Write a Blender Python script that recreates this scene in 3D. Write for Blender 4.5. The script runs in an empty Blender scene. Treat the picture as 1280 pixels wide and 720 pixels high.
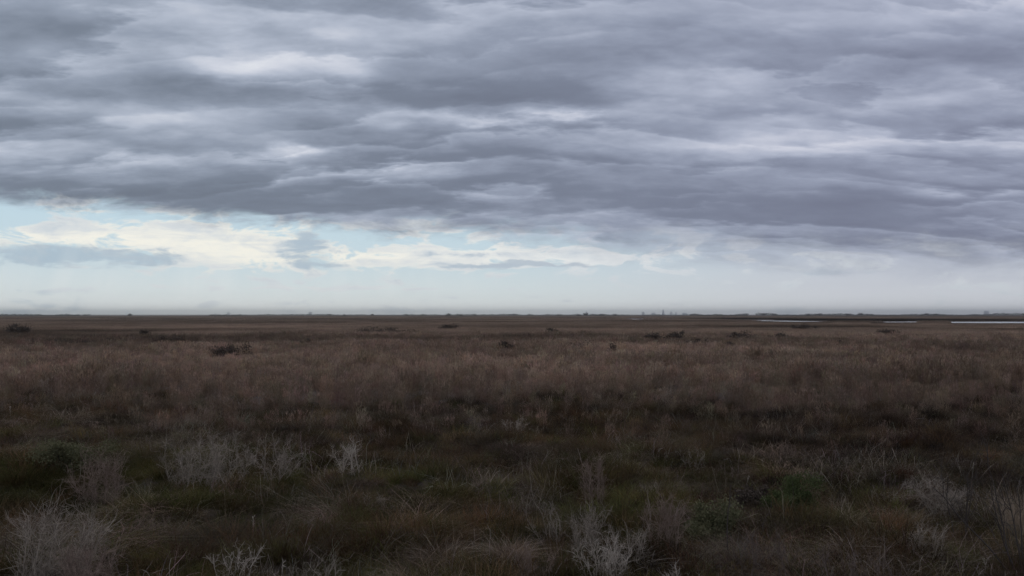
# Winter marsh under a broken grey cloud deck: reeds to the horizon, tussocks and bare shrubs in front.
import bpy, math, random
import numpy as np
from mathutils import Matrix, Vector

S = bpy.context.scene
COL = S.collection
PI = math.pi

# ------------------------------------------------------------------ camera
HFOV = math.radians(58.0)
F = 640.0 / math.tan(HFOV / 2)            # focal length in photo pixels (1280 wide)
EYE = 3.5
PITCH = math.atan((393.0 - 360.0) / F)    # the horizon lies a little below the middle

cam_d = bpy.data.cameras.new('camera')
cam = bpy.data.objects.new('camera', cam_d)
COL.objects.link(cam)
cam.location = (0, 0, EYE)
cam.rotation_euler = (PI / 2 + PITCH, 0, 0)
cam_d.sensor_width = 36.0
cam_d.angle = HFOV
cam_d.clip_start = 0.1
cam_d.clip_end = 60000
S.camera = cam


def ray(px, py):
    u, v = (px - 640.0) / F, (360.0 - py) / F
    c, s = math.cos(PITCH), math.sin(PITCH)
    return np.array([u, c - v * s, s + v * c])


def at(px, py, z=0.0):
    """The point of the level plane z that the photo shows at a pixel."""
    d = ray(px, py)
    t = (z - EYE) / d[2]
    return np.array([d[0] * t, d[1] * t, z])


def azel(px, py):
    d = ray(px, py)
    d = d / np.linalg.norm(d)
    return math.atan2(d[0], d[1]), math.asin(d[2])


# ------------------------------------------------------------------ noise on the ground plane
def _hash(ix, iy, seed):
    h = (ix.astype(np.int64) * 374761393 + iy.astype(np.int64) * 668265263 + seed * 974711) & 0xFFFFFFFF
    h = ((h ^ (h >> 13)) * 1274126177) & 0xFFFFFFFF
    h = h ^ (h >> 16)
    return (h & 0xFFFF) / 65535.0


def vnoise(x, y, seed=0):
    ix, iy = np.floor(x), np.floor(y)
    fx, fy = x - ix, y - iy
    fx, fy = fx * fx * (3 - 2 * fx), fy * fy * (3 - 2 * fy)
    a, b = _hash(ix, iy, seed), _hash(ix + 1, iy, seed)
    c, d = _hash(ix, iy + 1, seed), _hash(ix + 1, iy + 1, seed)
    return (a + (b - a) * fx) * (1 - fy) + (c + (d - c) * fx) * fy


def fbm(x, y, wl, seed=0, octs=4):
    s, amp, tot = 0.0, 1.0, 0.0
    for k in range(octs):
        s = s + amp * vnoise(x / wl + 17.3 * k, y / wl - 9.1 * k, seed + k)
        tot += amp
        amp *= 0.5
        wl *= 0.5
    return s / tot


def sstep(a, b, x):
    t = np.clip((x - a) / (b - a), 0, 1)
    return t * t * (3 - 2 * t)


def ground_z(x, y):
    d = np.hypot(x, y)
    near = 1 - sstep(55, 120, d)
    m = fbm(x, y, 1.9, 5, 3) - 0.5
    big = fbm(x, y, 11.0, 9, 2) - 0.5
    hum = np.abs(fbm(x, y, 1.7, 15, 2) - 0.5) * 2
    return near * (0.55 * m + 0.35 * big - 0.38 * (0.5 - hum).clip(-0.5, 0.5))


# ------------------------------------------------------------------ mesh helpers
def link_mesh(name, V, Q, mat=None, parent=None, smooth=False, T=None, link=True):
    me = bpy.data.meshes.new(name)
    V = np.asarray(V, np.float32)
    parts = []
    starts, totals = [], []
    off = 0
    if Q is not None and len(Q):
        Q = np.asarray(Q, np.int32)
        parts.append(Q.ravel())
        starts.append(off + np.arange(len(Q), dtype=np.int32) * 4)
        totals.append(np.full(len(Q), 4, np.int32))
        off += Q.size
    if T is not None and len(T):
        T = np.asarray(T, np.int32)
        parts.append(T.ravel())
        starts.append(off + np.arange(len(T), dtype=np.int32) * 3)
        totals.append(np.full(len(T), 3, np.int32))
        off += T.size
    me.vertices.add(len(V))
    me.vertices.foreach_set('co', V.ravel())
    if parts:
        L = np.concatenate(parts)
        st = np.concatenate(starts)
        me.loops.add(len(L))
        me.loops.foreach_set('vertex_index', L)
        me.polygons.add(len(st))
        me.polygons.foreach_set('loop_start', st)
        me.polygons.foreach_set('loop_total', np.concatenate(totals))
        if smooth:
            me.polygons.foreach_set('use_smooth', np.ones(len(st), bool))
    me.update(calc_edges=True)
    if mat:
        me.materials.append(mat)
    o = bpy.data.objects.new(name, me)
    if link:
        COL.objects.link(o)
    if parent:
        o.parent = parent
    return o


def join(chunks):
    Vs, Qs, off = [], [], 0
    for V, Q in chunks:
        Vs.append(V)
        Qs.append(np.asarray(Q) + off)
        off += len(V)
    return np.concatenate(Vs), np.concatenate(Qs)


def thing(name, label, cat, loc, group=None, rz=0.0):
    o = bpy.data.objects.new(name, None)
    COL.objects.link(o)
    o.empty_display_size = 0.2
    o.location = loc
    o.rotation_euler = (0, 0, rz)
    o['label'] = label
    o['category'] = cat
    if group:
        o['group'] = group
    return o


def blades(rng, n, h, radius, lean, droop, width, segs=4, flat=0.0, wob=0.0, z0=-0.08, radial=0.8, snap=0.0):
    """n grass blades as tapering strips; h, lean, droop are (low, high) ranges."""
    r = radius * np.sqrt(rng.random(n))
    a = rng.random(n) * 2 * PI
    root = np.stack([r * np.cos(a), r * np.sin(a), np.full(n, z0)], 1)
    phi = a + rng.normal(0, radial, n)
    H = rng.uniform(h[0], h[1], n)
    le = rng.uniform(lean[0], lean[1], n)
    dr = rng.uniform(droop[0], droop[1], n)
    W = width * rng.uniform(0.6, 1.3, n)
    side = phi + PI / 2 + rng.normal(0, 0.6, n)
    sv = np.stack([np.cos(side), np.sin(side), rng.normal(0, 0.15, n)], 1)
    dirv = np.stack([np.cos(phi), np.sin(phi), np.zeros(n)], 1)
    wv = np.stack([np.cos(side), np.sin(side), np.zeros(n)], 1) * (rng.normal(0, 1, n) * wob)[:, None]
    tb, br = rng.uniform(0.35, 0.8, n), (rng.random(n) < snap) * 1.0
    V = np.zeros((n, (segs + 1) * 2, 3))
    for k in range(segs + 1):
        t = k / segs
        hor = (le * t + dr * t * t) * H
        ver = H * (t - 0.42 * dr * t * t * (1 + flat * t))
        p = root + dirv * hor[:, None] + np.stack([np.zeros(n), np.zeros(n), ver], 1)
        p = p + wv * (math.sin(t * PI * 1.5) * H)[:, None]
        if snap:                                       # some blades are broken over
            over = np.maximum(t - tb, 0) * H * br
            p = p + dirv * (0.8 * over)[:, None] - np.stack([np.zeros(n), np.zeros(n), 1.5 * over], 1)
        w = W * (1 - t) ** 0.6 + 0.0008
        V[:, 2 * k] = p - sv * (w * 0.5)[:, None]
        V[:, 2 * k + 1] = p + sv * (w * 0.5)[:, None]
    base = (np.arange(n) * (segs + 1) * 2)[:, None]
    Q = []
    for k in range(segs):
        Q.append(np.concatenate([base + 2 * k, base + 2 * k + 1, base + 2 * k + 3, base + 2 * k + 2], 1))
    return V.reshape(-1, 3), np.concatenate(Q)


def plumes(rng, n, h, radius, width):
    """Stalks of reed, each with a feathery head of short strips."""
    out = []
    for i in range(n):
        a, r = rng.random() * 2 * PI, radius * math.sqrt(rng.random())
        H = rng.uniform(*h)
        d = np.array([rng.normal(0, 0.10), rng.normal(0, 0.10), 1.0])
        root = np.array([r * math.cos(a), r * math.sin(a), -0.05])
        top = root + d * H
        out.append(strip(root, top, width, width * 0.6, rng))
        for j in range(5):
            t = rng.uniform(0.82, 1.0)
            b = root + d * H * t
            e = b + np.array([rng.normal(0, 0.05) + 0.03, rng.normal(0, 0.05), rng.uniform(0.06, 0.16)])
            out.append(strip(b, e, width * 2.6, width * 0.6, rng))
        for j in range(3):
            t = rng.uniform(0.3, 0.8)
            b = root + d * H * t
            f = rng.random() * 2 * PI
            e = b + np.array([math.cos(f) * 0.22, math.sin(f) * 0.22, rng.uniform(0.0, 0.25)])
            out.append(strip(b, e, width * 2.2, width * 0.4, rng))
    return join(out)


def strip(a, b, w0, w1, rng):
    f = rng.random() * 2 * PI
    s = np.array([math.cos(f), math.sin(f), 0.0])
    return (np.array([a - s * w0 / 2, a + s * w0 / 2, b + s * w1 / 2, b - s * w1 / 2]),
            np.array([[0, 1, 2, 3]]))


def tube(path, r0, r1, sides=4):
    path = np.asarray(path, float)
    n = len(path)
    d = np.empty_like(path)
    d[1:-1] = path[2:] - path[:-2]
    d[0], d[-1] = path[1] - path[0], path[-1] - path[-2]
    up = np.array([1.0, 0, 0]) if abs(d[n // 2, 0]) < 0.8 * np.linalg.norm(d[n // 2]) else np.array([0, 1.0, 0])
    s = np.stack([d[:, 1] * up[2] - d[:, 2] * up[1], d[:, 2] * up[0] - d[:, 0] * up[2], d[:, 0] * up[1] - d[:, 1] * up[0]], 1)
    s /= np.sqrt((s * s).sum(1))[:, None] + 1e-9
    t = np.stack([d[:, 1] * s[:, 2] - d[:, 2] * s[:, 1], d[:, 2] * s[:, 0] - d[:, 0] * s[:, 2], d[:, 0] * s[:, 1] - d[:, 1] * s[:, 0]], 1)
    t /= np.sqrt((t * t).sum(1))[:, None] + 1e-9
    r = r0 + (r1 - r0) * np.arange(n) / (n - 1)
    a = 2 * PI * np.arange(sides) / sides
    V = path[:, None] + (s[:, None] * np.cos(a)[None, :, None] + t[:, None] * np.sin(a)[None, :, None]) * r[:, None, None]
    j = np.arange(sides)
    j2 = (j + 1) % sides
    k = (np.arange(n - 1) * sides)[:, None]
    Q = np.stack([k + j, k + j2, k + sides + j2, k + sides + j], 2)
    return V.reshape(-1, 3), Q.reshape(-1, 4)


def wander(rng, a, d, length, n, jig, up=0.0):
    """A crooked path from a along d."""
    p = [np.array(a, float)]
    d = np.array(d, float)
    d /= np.linalg.norm(d)
    for k in range(n):
        d = d + rng.normal(0, jig, 3) + np.array([0, 0, up])
        d /= np.linalg.norm(d)
        p.append(p[-1] + d * length / n)
    return np.array(p)


def leaves(rng, P, size, up=0.3):
    """Small leaf-shaped quads at the points P."""
    n = len(P)
    d = rng.normal(0, 1, (n, 3)) + np.array([0, 0, up])
    d /= np.linalg.norm(d, axis=1)[:, None]
    s = np.cross(d, rng.normal(0, 1, (n, 3)))
    s /= np.linalg.norm(s, axis=1)[:, None]
    L = size * rng.uniform(0.6, 1.4, n)[:, None]
    V = np.stack([P, P + d * L * 0.5 + s * L * 0.22, P + d * L, P + d * L * 0.5 - s * L * 0.22], 1)
    Q = np.arange(n * 4).reshape(n, 4)
    return V.reshape(-1, 3), Q


# ------------------------------------------------------------------ materials
def new_mat(name):
    m = bpy.data.materials.new(name)
    m.use_nodes = True
    m.node_tree.nodes.clear()
    return m, m.node_tree


def plant_mat(name, col, col2, rough=0.8, trans=0.25, inst=False, noise=3.0):
    """A blade / bark / leaf material: two tones mixed per piece and by noise, a little light through it."""
    m, nt = new_mat(name)
    N, Lk = nt.nodes, nt.links
    out = N.new('ShaderNodeOutputMaterial')
    geo = N.new('ShaderNodeNewGeometry')
    mix = N.new('ShaderNodeMix')
    mix.data_type = 'RGBA'
    mix.inputs['A'].default_value = (*col, 1)
    mix.inputs['B'].default_value = (*col2, 1)
    tc = N.new('ShaderNodeTexCoord')
    nz = N.new('ShaderNodeTexNoise')
    nz.inputs['Scale'].default_value = noise
    nz.inputs['Detail'].default_value = 3
    Lk.new(tc.outputs['Object'], nz.inputs['Vector'])
    add = N.new('ShaderNodeMath')
    add.operation = 'MULTIPLY_ADD'
    Lk.new(nz.outputs['Fac'], add.inputs[0])
    add.inputs[1].default_value = 0.9
    sc = N.new('ShaderNodeMath')
    sc.operation = 'MULTIPLY_ADD'
    Lk.new(geo.outputs['Random Per Island'], sc.inputs[0])
    sc.inputs[1].default_value = 0.8
    sc.inputs[2].default_value = -0.35
    Lk.new(sc.outputs[0], add.inputs[2])
    add.use_clamp = True
    Lk.new(add.outputs[0], mix.inputs['Factor'])
    c = mix.outputs['Result']
    if inst:
        at_ = N.new('ShaderNodeAttribute')
        at_.attribute_type = 'INSTANCER'
        at_.attribute_name = 'tint'
        mul = N.new('ShaderNodeMix')
        mul.data_type = 'RGBA'
        mul.blend_type = 'MULTIPLY'
        mul.inputs['Factor'].default_value = 1
        Lk.new(c, mul.inputs['A'])
        Lk.new(at_.outputs['Color'], mul.inputs['B'])
        c = mul.outputs['Result']
    dif = N.new('ShaderNodeBsdfPrincipled')
    dif.inputs['Roughness'].default_value = rough
    dif.inputs['Specular IOR Level'].default_value = 0.03
    Lk.new(c, dif.inputs['Base Color'])
    if trans > 0:
        tr = N.new('ShaderNodeBsdfTranslucent')
        Lk.new(c, tr.inputs['Color'])
        ms = N.new('ShaderNodeMixShader')
        ms.inputs[0].default_value = trans
        Lk.new(dif.outputs[0], ms.inputs[1])
        Lk.new(tr.outputs[0], ms.inputs[2])
        Lk.new(ms.outputs[0], out.inputs['Surface'])
    else:
        Lk.new(dif.outputs[0], out.inputs['Surface'])
    return m


GRASS_GAIN = 1.0


def g(c, k=1.0):
    return tuple(min(0.9, v * k * GRASS_GAIN) for v in c)


M_olive = plant_mat('olive_grass', g((0.042, 0.039, 0.014)), g((0.122, 0.100, 0.040)), inst=True)
M_rust = plant_mat('rusty_sedge', g((0.055, 0.032, 0.015)), g((0.155, 0.100, 0.054)), inst=True)
M_mat = plant_mat('lodged_straw', g((0.090, 0.065, 0.042)), g((0.285, 0.222, 0.158)), inst=True)
M_heath = plant_mat('dark_heath', g((0.040, 0.027, 0.018)), g((0.11, 0.077, 0.053)), inst=True, trans=0.1)
M_reed = plant_mat('dry_reed', g((0.183, 0.126, 0.091)), g((0.392, 0.285, 0.209)), inst=True)
M_twig = plant_mat('grey_stalk', g((0.20, 0.16, 0.13)), g((0.46, 0.40, 0.34)), inst=True, trans=0.05)

# ------------------------------------------------------------------ the grass: tuft meshes, instanced over the marsh
SRC = bpy.data.collections.new('tuft_sources')        # never linked to the scene
KINDS = {}


def source(kind, V, Q, mat):
    i = len(SRC.objects)
    o = link_mesh('tuft_%03d' % i, V, Q, mat, link=False)
    SRC.objects.link(o)
    KINDS.setdefault(kind, []).append(i)


for s in range(6):
    rng = np.random.default_rng(100 + s)
    A = blades(rng, 90, (0.18, 0.50), 0.22, (0.0, 0.6), (0.1, 1.0), 0.009, radial=2.2, wob=0.06, snap=0.25)
    B = blades(rng, 50, (0.25, 0.58), 0.16, (0.1, 0.5), (0.3, 1.2), 0.006, radial=1.0, snap=0.15)
    source('olive', *join([A, B]), M_olive)
for s in range(5):
    rng = np.random.default_rng(200 + s)
    A = blades(rng, 70, (0.25, 0.60), 0.18, (0.0, 0.4), (0.0, 0.7), 0.007, radial=2.2, wob=0.06, snap=0.3)
    B = blades(rng, 40, (0.12, 0.35), 0.22, (0.2, 1.4), (0.0, 1.0), 0.012, segs=3, radial=3)
    source('rust', *join([A, B]), M_rust)
for s in range(6):
    rng = np.random.default_rng(300 + s)
    A = blades(rng, 60, (0.30, 0.66), 0.26, (0.2, 0.8), (0.9, 1.9), 0.006, segs=6, wob=0.20, radial=2.0, snap=0.35)
    B = blades(rng, 55, (0.12, 0.34), 0.28, (0.4, 1.5), (0.3, 1.1), 0.007, segs=4, wob=0.22, radial=3, z0=0.02, snap=0.4)
    source('mat', *join([A, B]), M_mat)
for s in range(5):
    rng = np.random.default_rng(400 + s)
    A = blades(rng, 90, (0.20, 0.55), 0.22, (0.0, 0.7), (0.0, 0.5), 0.005, segs=3, wob=0.10, radial=2.5, snap=0.2)
    B = blades(rng, 80, (0.12, 0.40), 0.25, (0.2, 1.4), (0.0, 0.6), 0.012, segs=2, radial=3)
    source('heath', *join([A, B]), M_heath)
for s in range(5):
    rng = np.random.default_rng(500 + s)
    A = plumes(rng, 16, (0.75, 1.25), 0.28, 0.009)
    B = blades(rng, 50, (0.5, 0.95), 0.28, (0.0, 0.25), (0.0, 0.5), 0.010, segs=3)
    source('reed', *join([A, B]), M_reed)
for s in range(4):
    rng = np.random.default_rng(600 + s)
    A = blades(rng, 16, (0.35, 0.85), 0.24, (0.0, 0.6), (0.0, 0.5), 0.008, segs=7, wob=0.10, radial=3, snap=0.55)
    source('stalk', *A, M_twig)
for s in range(4):                                     # broad reed clump for the far marsh
    rng = np.random.default_rng(700 + s)
    A = blades(rng, 260, (0.6, 1.2), 1.3, (0.0, 0.25), (0.0, 0.4), 0.035, segs=2)
    source('farreed', *A, M_reed)
for s in range(3):                                     # still broader sward for the farthest marsh
    rng = np.random.default_rng(800 + s)
    A = blades(rng, 420, (0.5, 1.15), 7.0, (0.0, 0.25), (0.0, 0.4), 0.16, segs=1)
    source('sward', *A, M_reed)

# open water: x-range and y-range of each pool on the ground, from the photo
POOLS = [(947, 969, 399.3, 400.9), (985, 1032, 400.9, 402.0), (1097, 1138, 401.8, 402.9), (1197, 1420, 402.1, 403.9),
         (793, 801, 397.5, 399.3)]
WATER = []
for x0, x1, y0, y1 in POOLS:
    far, nearp = at((x0 + x1) / 2, y0), at((x0 + x1) / 2, y1)
    xa, xb = at(x0, y1)[0], at(x1, y1)[0]
    WATER.append((xa, xb, nearp[1], far[1]))


def in_water(x, y, mx=2.0, mn=1.0, mf=3.0):
    r = np.zeros(len(x), bool)
    for xa, xb, ya, yb in WATER:
        r |= (x > xa - mx) & (x < xb + mx) & (y > ya - mn) & (y < yb + mf)
    return r


def wedge(rng, r0, r1, dens, half=0.62):
    area = half * (r1 * r1 - r0 * r0)
    n = int(area * dens)
    r = np.sqrt(rng.uniform(r0 * r0, r1 * r1, n))
    a = rng.uniform(-half, half, n)
    return r * np.sin(a), r * np.cos(a)


def pixel_of(x, y, z):
    """Photo pixel of ground points (for reading the broad colour zones of the marsh)."""
    c, s = math.cos(PITCH), math.sin(PITCH)
    dz = z - EYE
    fwd = y * c + dz * s
    up = -y * s + dz * c
    return 640 + F * x / fwd, 360 - F * up / fwd


def scatter(name, kind_sets, label, category):
    """kind_sets: list of (x, y, kind, scale array, tint array, lean). One object whose points carry the tufts."""
    P, R, SC, I, T = [], [], [], [], []
    rng = np.random.default_rng(sum(map(ord, name)))
    for x, y, kind, sc, tint, lean in kind_sets:
        n = len(x)
        if n == 0:
            continue
        P.append(np.stack([x, y, ground_z(x, y)], 1))
        R.append(np.stack([rng.normal(0, lean, n), rng.normal(0, lean, n), rng.random(n) * 2 * PI], 1))
        SC.append(sc)
        I.append(np.array(KINDS[kind])[rng.integers(0, len(KINDS[kind]), n)])
        T.append(tint)
    P, R, SC, I, T = (np.concatenate(a) for a in (P, R, SC, I, T))
    o = link_mesh(name, P, None)
    me = o.data
    a = me.attributes.new('rot', 'FLOAT_VECTOR', 'POINT')
    a.data.foreach_set('vector', R.astype(np.float32).ravel())
    a = me.attributes.new('scl', 'FLOAT', 'POINT')
    a.data.foreach_set('value', SC.astype(np.float32))
    a = me.attributes.new('idx', 'INT', 'POINT')
    a.data.foreach_set('value', I.astype(np.int32))
    a = me.attributes.new('tint', 'FLOAT_COLOR', 'POINT')
    a.data.foreach_set('color', np.concatenate([T, np.ones((len(T), 1))], 1).astype(np.float32).ravel())
    ng = bpy.data.node_groups.new(name + '_nodes', 'GeometryNodeTree')
    ng.interface.new_socket('Geometry', in_out='INPUT', socket_type='NodeSocketGeometry')
    ng.interface.new_socket('Geometry', in_out='OUTPUT', socket_type='NodeSocketGeometry')
    N, Lk = ng.nodes, ng.links
    gi, go = N.new('NodeGroupInput'), N.new('NodeGroupOutput')
    ci = N.new('GeometryNodeCollectionInfo')
    ci.inputs['Collection'].default_value = SRC
    ci.inputs['Separate Children'].default_value = True
    ci.inputs['Reset Children'].default_value = True
    ip = N.new('GeometryNodeInstanceOnPoints')
    ip.inputs['Pick Instance'].default_value = True

    def named(nm, ty):
        q = N.new('GeometryNodeInputNamedAttribute')
        q.data_type = ty
        q.inputs['Name'].default_value = nm
        return q.outputs['Attribute']
    Lk.new(gi.outputs[0], ip.inputs['Points'])
    Lk.new(ci.outputs[0], ip.inputs['Instance'])
    Lk.new(named('idx', 'INT'), ip.inputs['Instance Index'])
    e2r = N.new('FunctionNodeEulerToRotation')
    Lk.new(named('rot', 'FLOAT_VECTOR'), e2r.inputs[0])
    Lk.new(e2r.outputs[0], ip.inputs['Rotation'])
    Lk.new(named('scl', 'FLOAT'), ip.inputs['Scale'])
    Lk.new(ip.outputs[0], go.inputs[0])
    md = o.modifiers.new('tufts', 'NODES')
    md.node_group = ng
    o['kind'] = 'stuff'
    o['label'] = label
    o['category'] = category
    return o


def tone(rng, n, base, var=0.24, hue=0.085):
    b = np.asarray(base)[None, :] * np.exp(np.clip(rng.normal(0, var, (n, 1)), -1.7 * var, 1.5 * var))
    return np.clip(b * np.exp(rng.normal(0, hue, (n, 3))), 0, 3)


# near marsh: which plant grows where
rng = np.random.default_rng(11)
x, y = wedge(rng, 8.5, 60, 25)
z = ground_z(x, y)
px, py = pixel_of(x, y, 0.2)
n1 = fbm(x, y, 3.2, 21, 3)
n2 = fbm(x, y, 1.7, 31, 3)
n3 = fbm(x, y, 7.0, 41, 3)
reed_front = 488 + 14 * (fbm(px, px * 0, 150.0, 3, 3) - 0.5) * 2 - 8 * sstep(500, 1280, px) * 0
is_reed = (py < reed_front + 46 * (n1 - 0.5) + 6)
# share of olive grass grows towards the viewer and the left, dark heath holds the back band
right = sstep(760, 980, px)
w_olive = 0.20 + 0.70 * sstep(535, 610, py) - 0.55 * right + 0.7 * (n3 - 0.5) * 2 + 0.35 * (n2 - 0.5) * 2
w_heath = (0.30 + 0.25 * sstep(400, 520, px)) * (1 - sstep(515, 575, py)) + 0.45 * right + 0.7 * (n1 - 0.5) * 2
w_rust = 0.33 + 0.30 * (1 - sstep(500, 570, py)) + 0.12 * sstep(560, 700, py) + 0.8 * (n2 - 0.5) * 2
w_mat = 0.26 + 0.35 * (1 - sstep(520, 560, py)) * (1 - sstep(350, 520, px)) + 0.9 * (fbm(x, y, 1.8, 51, 3) - 0.5) * 2
w = np.stack([w_olive, w_heath, w_rust, w_mat], 1) + rng.gumbel(0, 0.28, (len(x), 4))
sp = np.argmax(w, 1)
big = 0.38 + 0.9 * fbm(x, y, 0.9, 61, 2) + rng.normal(0, 0.14, len(x))
sets = []
for k, kind, base in ((0, 'olive', (0.95, 1.0, 0.9)), (1, 'heath', (0.95, 0.97, 1.05)), (2, 'rust', (0.95, 0.95, 0.95)),
                      (3, 'mat', (0.80, 0.80, 0.82))):
    m = (sp == k) & ~is_reed
    nn = int(m.sum())
    tn = tone(rng, nn, base) * (0.30 + 2.6 * fbm(x[m], y[m], 1.5, 71 + k, 4) ** 2)[:, None]
    sets.append((x[m], y[m], kind, big[m], tn, 0.14))
scatter('grass', sets, 'mixed olive and brown marsh grass covering the near ground in tufts', 'grass')

# scattered grey dead stalks standing out of the grass
rng = np.random.default_rng(12)
x, y = wedge(rng, 8.5, 46, 3.2)
px, py = pixel_of(x, y, 0.2)
keep = rng.random(len(x)) < 0.15 + 0.9 * sstep(0.50, 0.68, fbm(x, y, 3.0, 81, 3)) + 0.35 * sstep(800, 1000, px) * sstep(640, 700, py)
x, y = x[keep], y[keep]
sets = [(x, y, 'stalk', 0.6 + 0.5 * rng.random(len(x)), tone(rng, len(x), (0.75, 0.72, 0.70), 0.35), 0.2)]
x, y = wedge(rng, 8.5, 42, 3.5)                       # pale wisps of fallen straw
c = fbm(x, y, 1.7, 141, 3)
keep = rng.random(len(x)) < 0.9 * sstep(0.55, 0.70, c) + 0.04
x, y = x[keep], y[keep]
sets.append((x, y, 'mat', rng.uniform(0.35, 0.7, len(x)), tone(rng, len(x), (1.05, 1.07, 1.12), 0.25, 0.04), 0.35))
scatter('dead_grass', sets, 'thin grey dead stalks scattered through the near grass', 'dead grass')

# the reed bed, in three sizes of clump
sets = []


def far_tone(x, y):
    """Broad light and dark sweeps of the reed bed."""
    d = np.hypot(x, y)
    t = 0.50 + 0.90 * fbm(x, y, 55.0, 91, 4)
    t = t * (1 - 0.55 * sstep(0.53, 0.66, fbm(x * 0.5, y, 34.0, 95, 4)) * sstep(70, 130, d))
    t = t * (0.62 + 0.76 * fbm(x, y, 9.0, 97, 4))
    for xa, xb, ya, yb in WATER[:4]:
        t = t * (1 - 0.6 * ((x > xa * 0.97 - 8) & (x < xb * 1.3 + 30) & (y > yb) & (y < yb + 160)))
    return t


def low_by_water(x, y, top):
    """Growth gets shorter towards the near shore of each pool."""
    s_ = np.ones(len(x))
    for xa, xb, ya, yb in WATER:
        a = x / np.maximum(y, 1)
        m = (a > xa / ya - 0.011) & (a < xb / ya + 0.011) & (y > ya * 0.62) & (y < yb + 4)
        lim = 0.75 * EYE * (1 - np.minimum(y, ya) / ya) / top + 0.03
        s_ = np.where(m, np.minimum(s_, lim), s_)
    return s_


rng = np.random.default_rng(13)
x, y = wedge(rng, 24, 130, 5.0)
px, py = pixel_of(x, y, 0.2)
reed_front = 488 + 14 * (fbm(px, px * 0, 150.0, 3, 3) - 0.5) * 2
m = py < reed_front + 46 * (fbm(x, y, 3.2, 21, 3) - 0.5) + rng.exponential(30, len(x)) * (rng.random(len(x)) < 0.6)
x, y = x[m], y[m]
thin = rng.random(len(x)) < 1.15 - 0.5 * sstep(60, 130, np.hypot(x, y))
x, y = x[thin], y[thin]
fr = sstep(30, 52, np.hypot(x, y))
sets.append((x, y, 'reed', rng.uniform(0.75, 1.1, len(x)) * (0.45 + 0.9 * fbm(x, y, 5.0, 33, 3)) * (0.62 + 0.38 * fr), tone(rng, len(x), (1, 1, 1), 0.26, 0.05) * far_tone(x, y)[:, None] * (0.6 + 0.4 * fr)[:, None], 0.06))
x, y = wedge(rng, 120, 420, 0.62)
m = ~in_water(x, y, 3, 1, 4)
x, y = x[m], y[m]
sets.append((x, y, 'farreed', rng.uniform(0.8, 1.1, len(x)) * low_by_water(x, y, 1.2), tone(rng, len(x), (1, 1, 1), 0.24, 0.04) * far_tone(x, y)[:, None], 0.03))
x, y = wedge(rng, 400, 1900, 0.016)
m = ~in_water(x, y, 10, 6, 10)
x, y = x[m], y[m]
sets.append((x, y, 'sward', rng.uniform(0.85, 1.1, len(x)) * low_by_water(x, y, 1.2), tone(rng, len(x), (1, 1, 1), 0.18, 0.03) * far_tone(x, y)[:, None], 0.0))
scatter('reeds', sets, 'dry brown reed bed stretching from the grass to the horizon', 'reed bed')

# ------------------------------------------------------------------ ground, water
gx = np.concatenate([-np.geomspace(16000, 46, 46), np.arange(-45, 45.01, 0.4), np.geomspace(46, 16000, 46)])
gy = np.concatenate([-np.geomspace(6000, 10, 14), np.arange(0, 75, 0.4), np.geomspace(76, 16000, 64)])
X, Y = np.meshgrid(gx, gy)
Z = ground_z(X, Y)
V = np.stack([X.ravel(), Y.ravel(), Z.ravel()], 1)
nx, ny = len(gx), len(gy)
ii = (np.arange(ny - 1)[:, None] * nx + np.arange(nx - 1)[None, :]).ravel()
Q = np.stack([ii, ii + 1, ii + nx + 1, ii + nx], 1)
m, nt = new_mat('marsh_soil')
N, Lk = nt.nodes, nt.links
out = N.new('ShaderNodeOutputMaterial')
bs = N.new('ShaderNodeBsdfPrincipled')
bs.inputs['Roughness'].default_value = 0.95
bs.inputs['Specular IOR Level'].default_value = 0.05
tc = N.new('ShaderNodeTexCoord')
nz = N.new('ShaderNodeTexNoise')
nz.inputs['Scale'].default_value = 0.012
nz.inputs['Detail'].default_value = 8
nz.inputs['Roughness'].default_value = 0.6
Lk.new(tc.outputs['Object'], nz.inputs['Vector'])
rp = N.new('ShaderNodeValToRGB')
rp.color_ramp.elements[0].position = 0.34
rp.color_ramp.elements[0].color = (0.055, 0.045, 0.043, 1)
rp.color_ramp.elements[1].position = 0.66
rp.color_ramp.elements[1].color = (0.145, 0.105, 0.088, 1)
Lk.new(nz.outputs['Fac'], rp.inputs[0])
Lk.new(rp.outputs[0], bs.inputs['Base Color'])
Lk.new(bs.outputs[0], out.inputs['Surface'])
gr = link_mesh('ground', V, Q, m, smooth=True)
gr['kind'] = 'structure'

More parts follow.
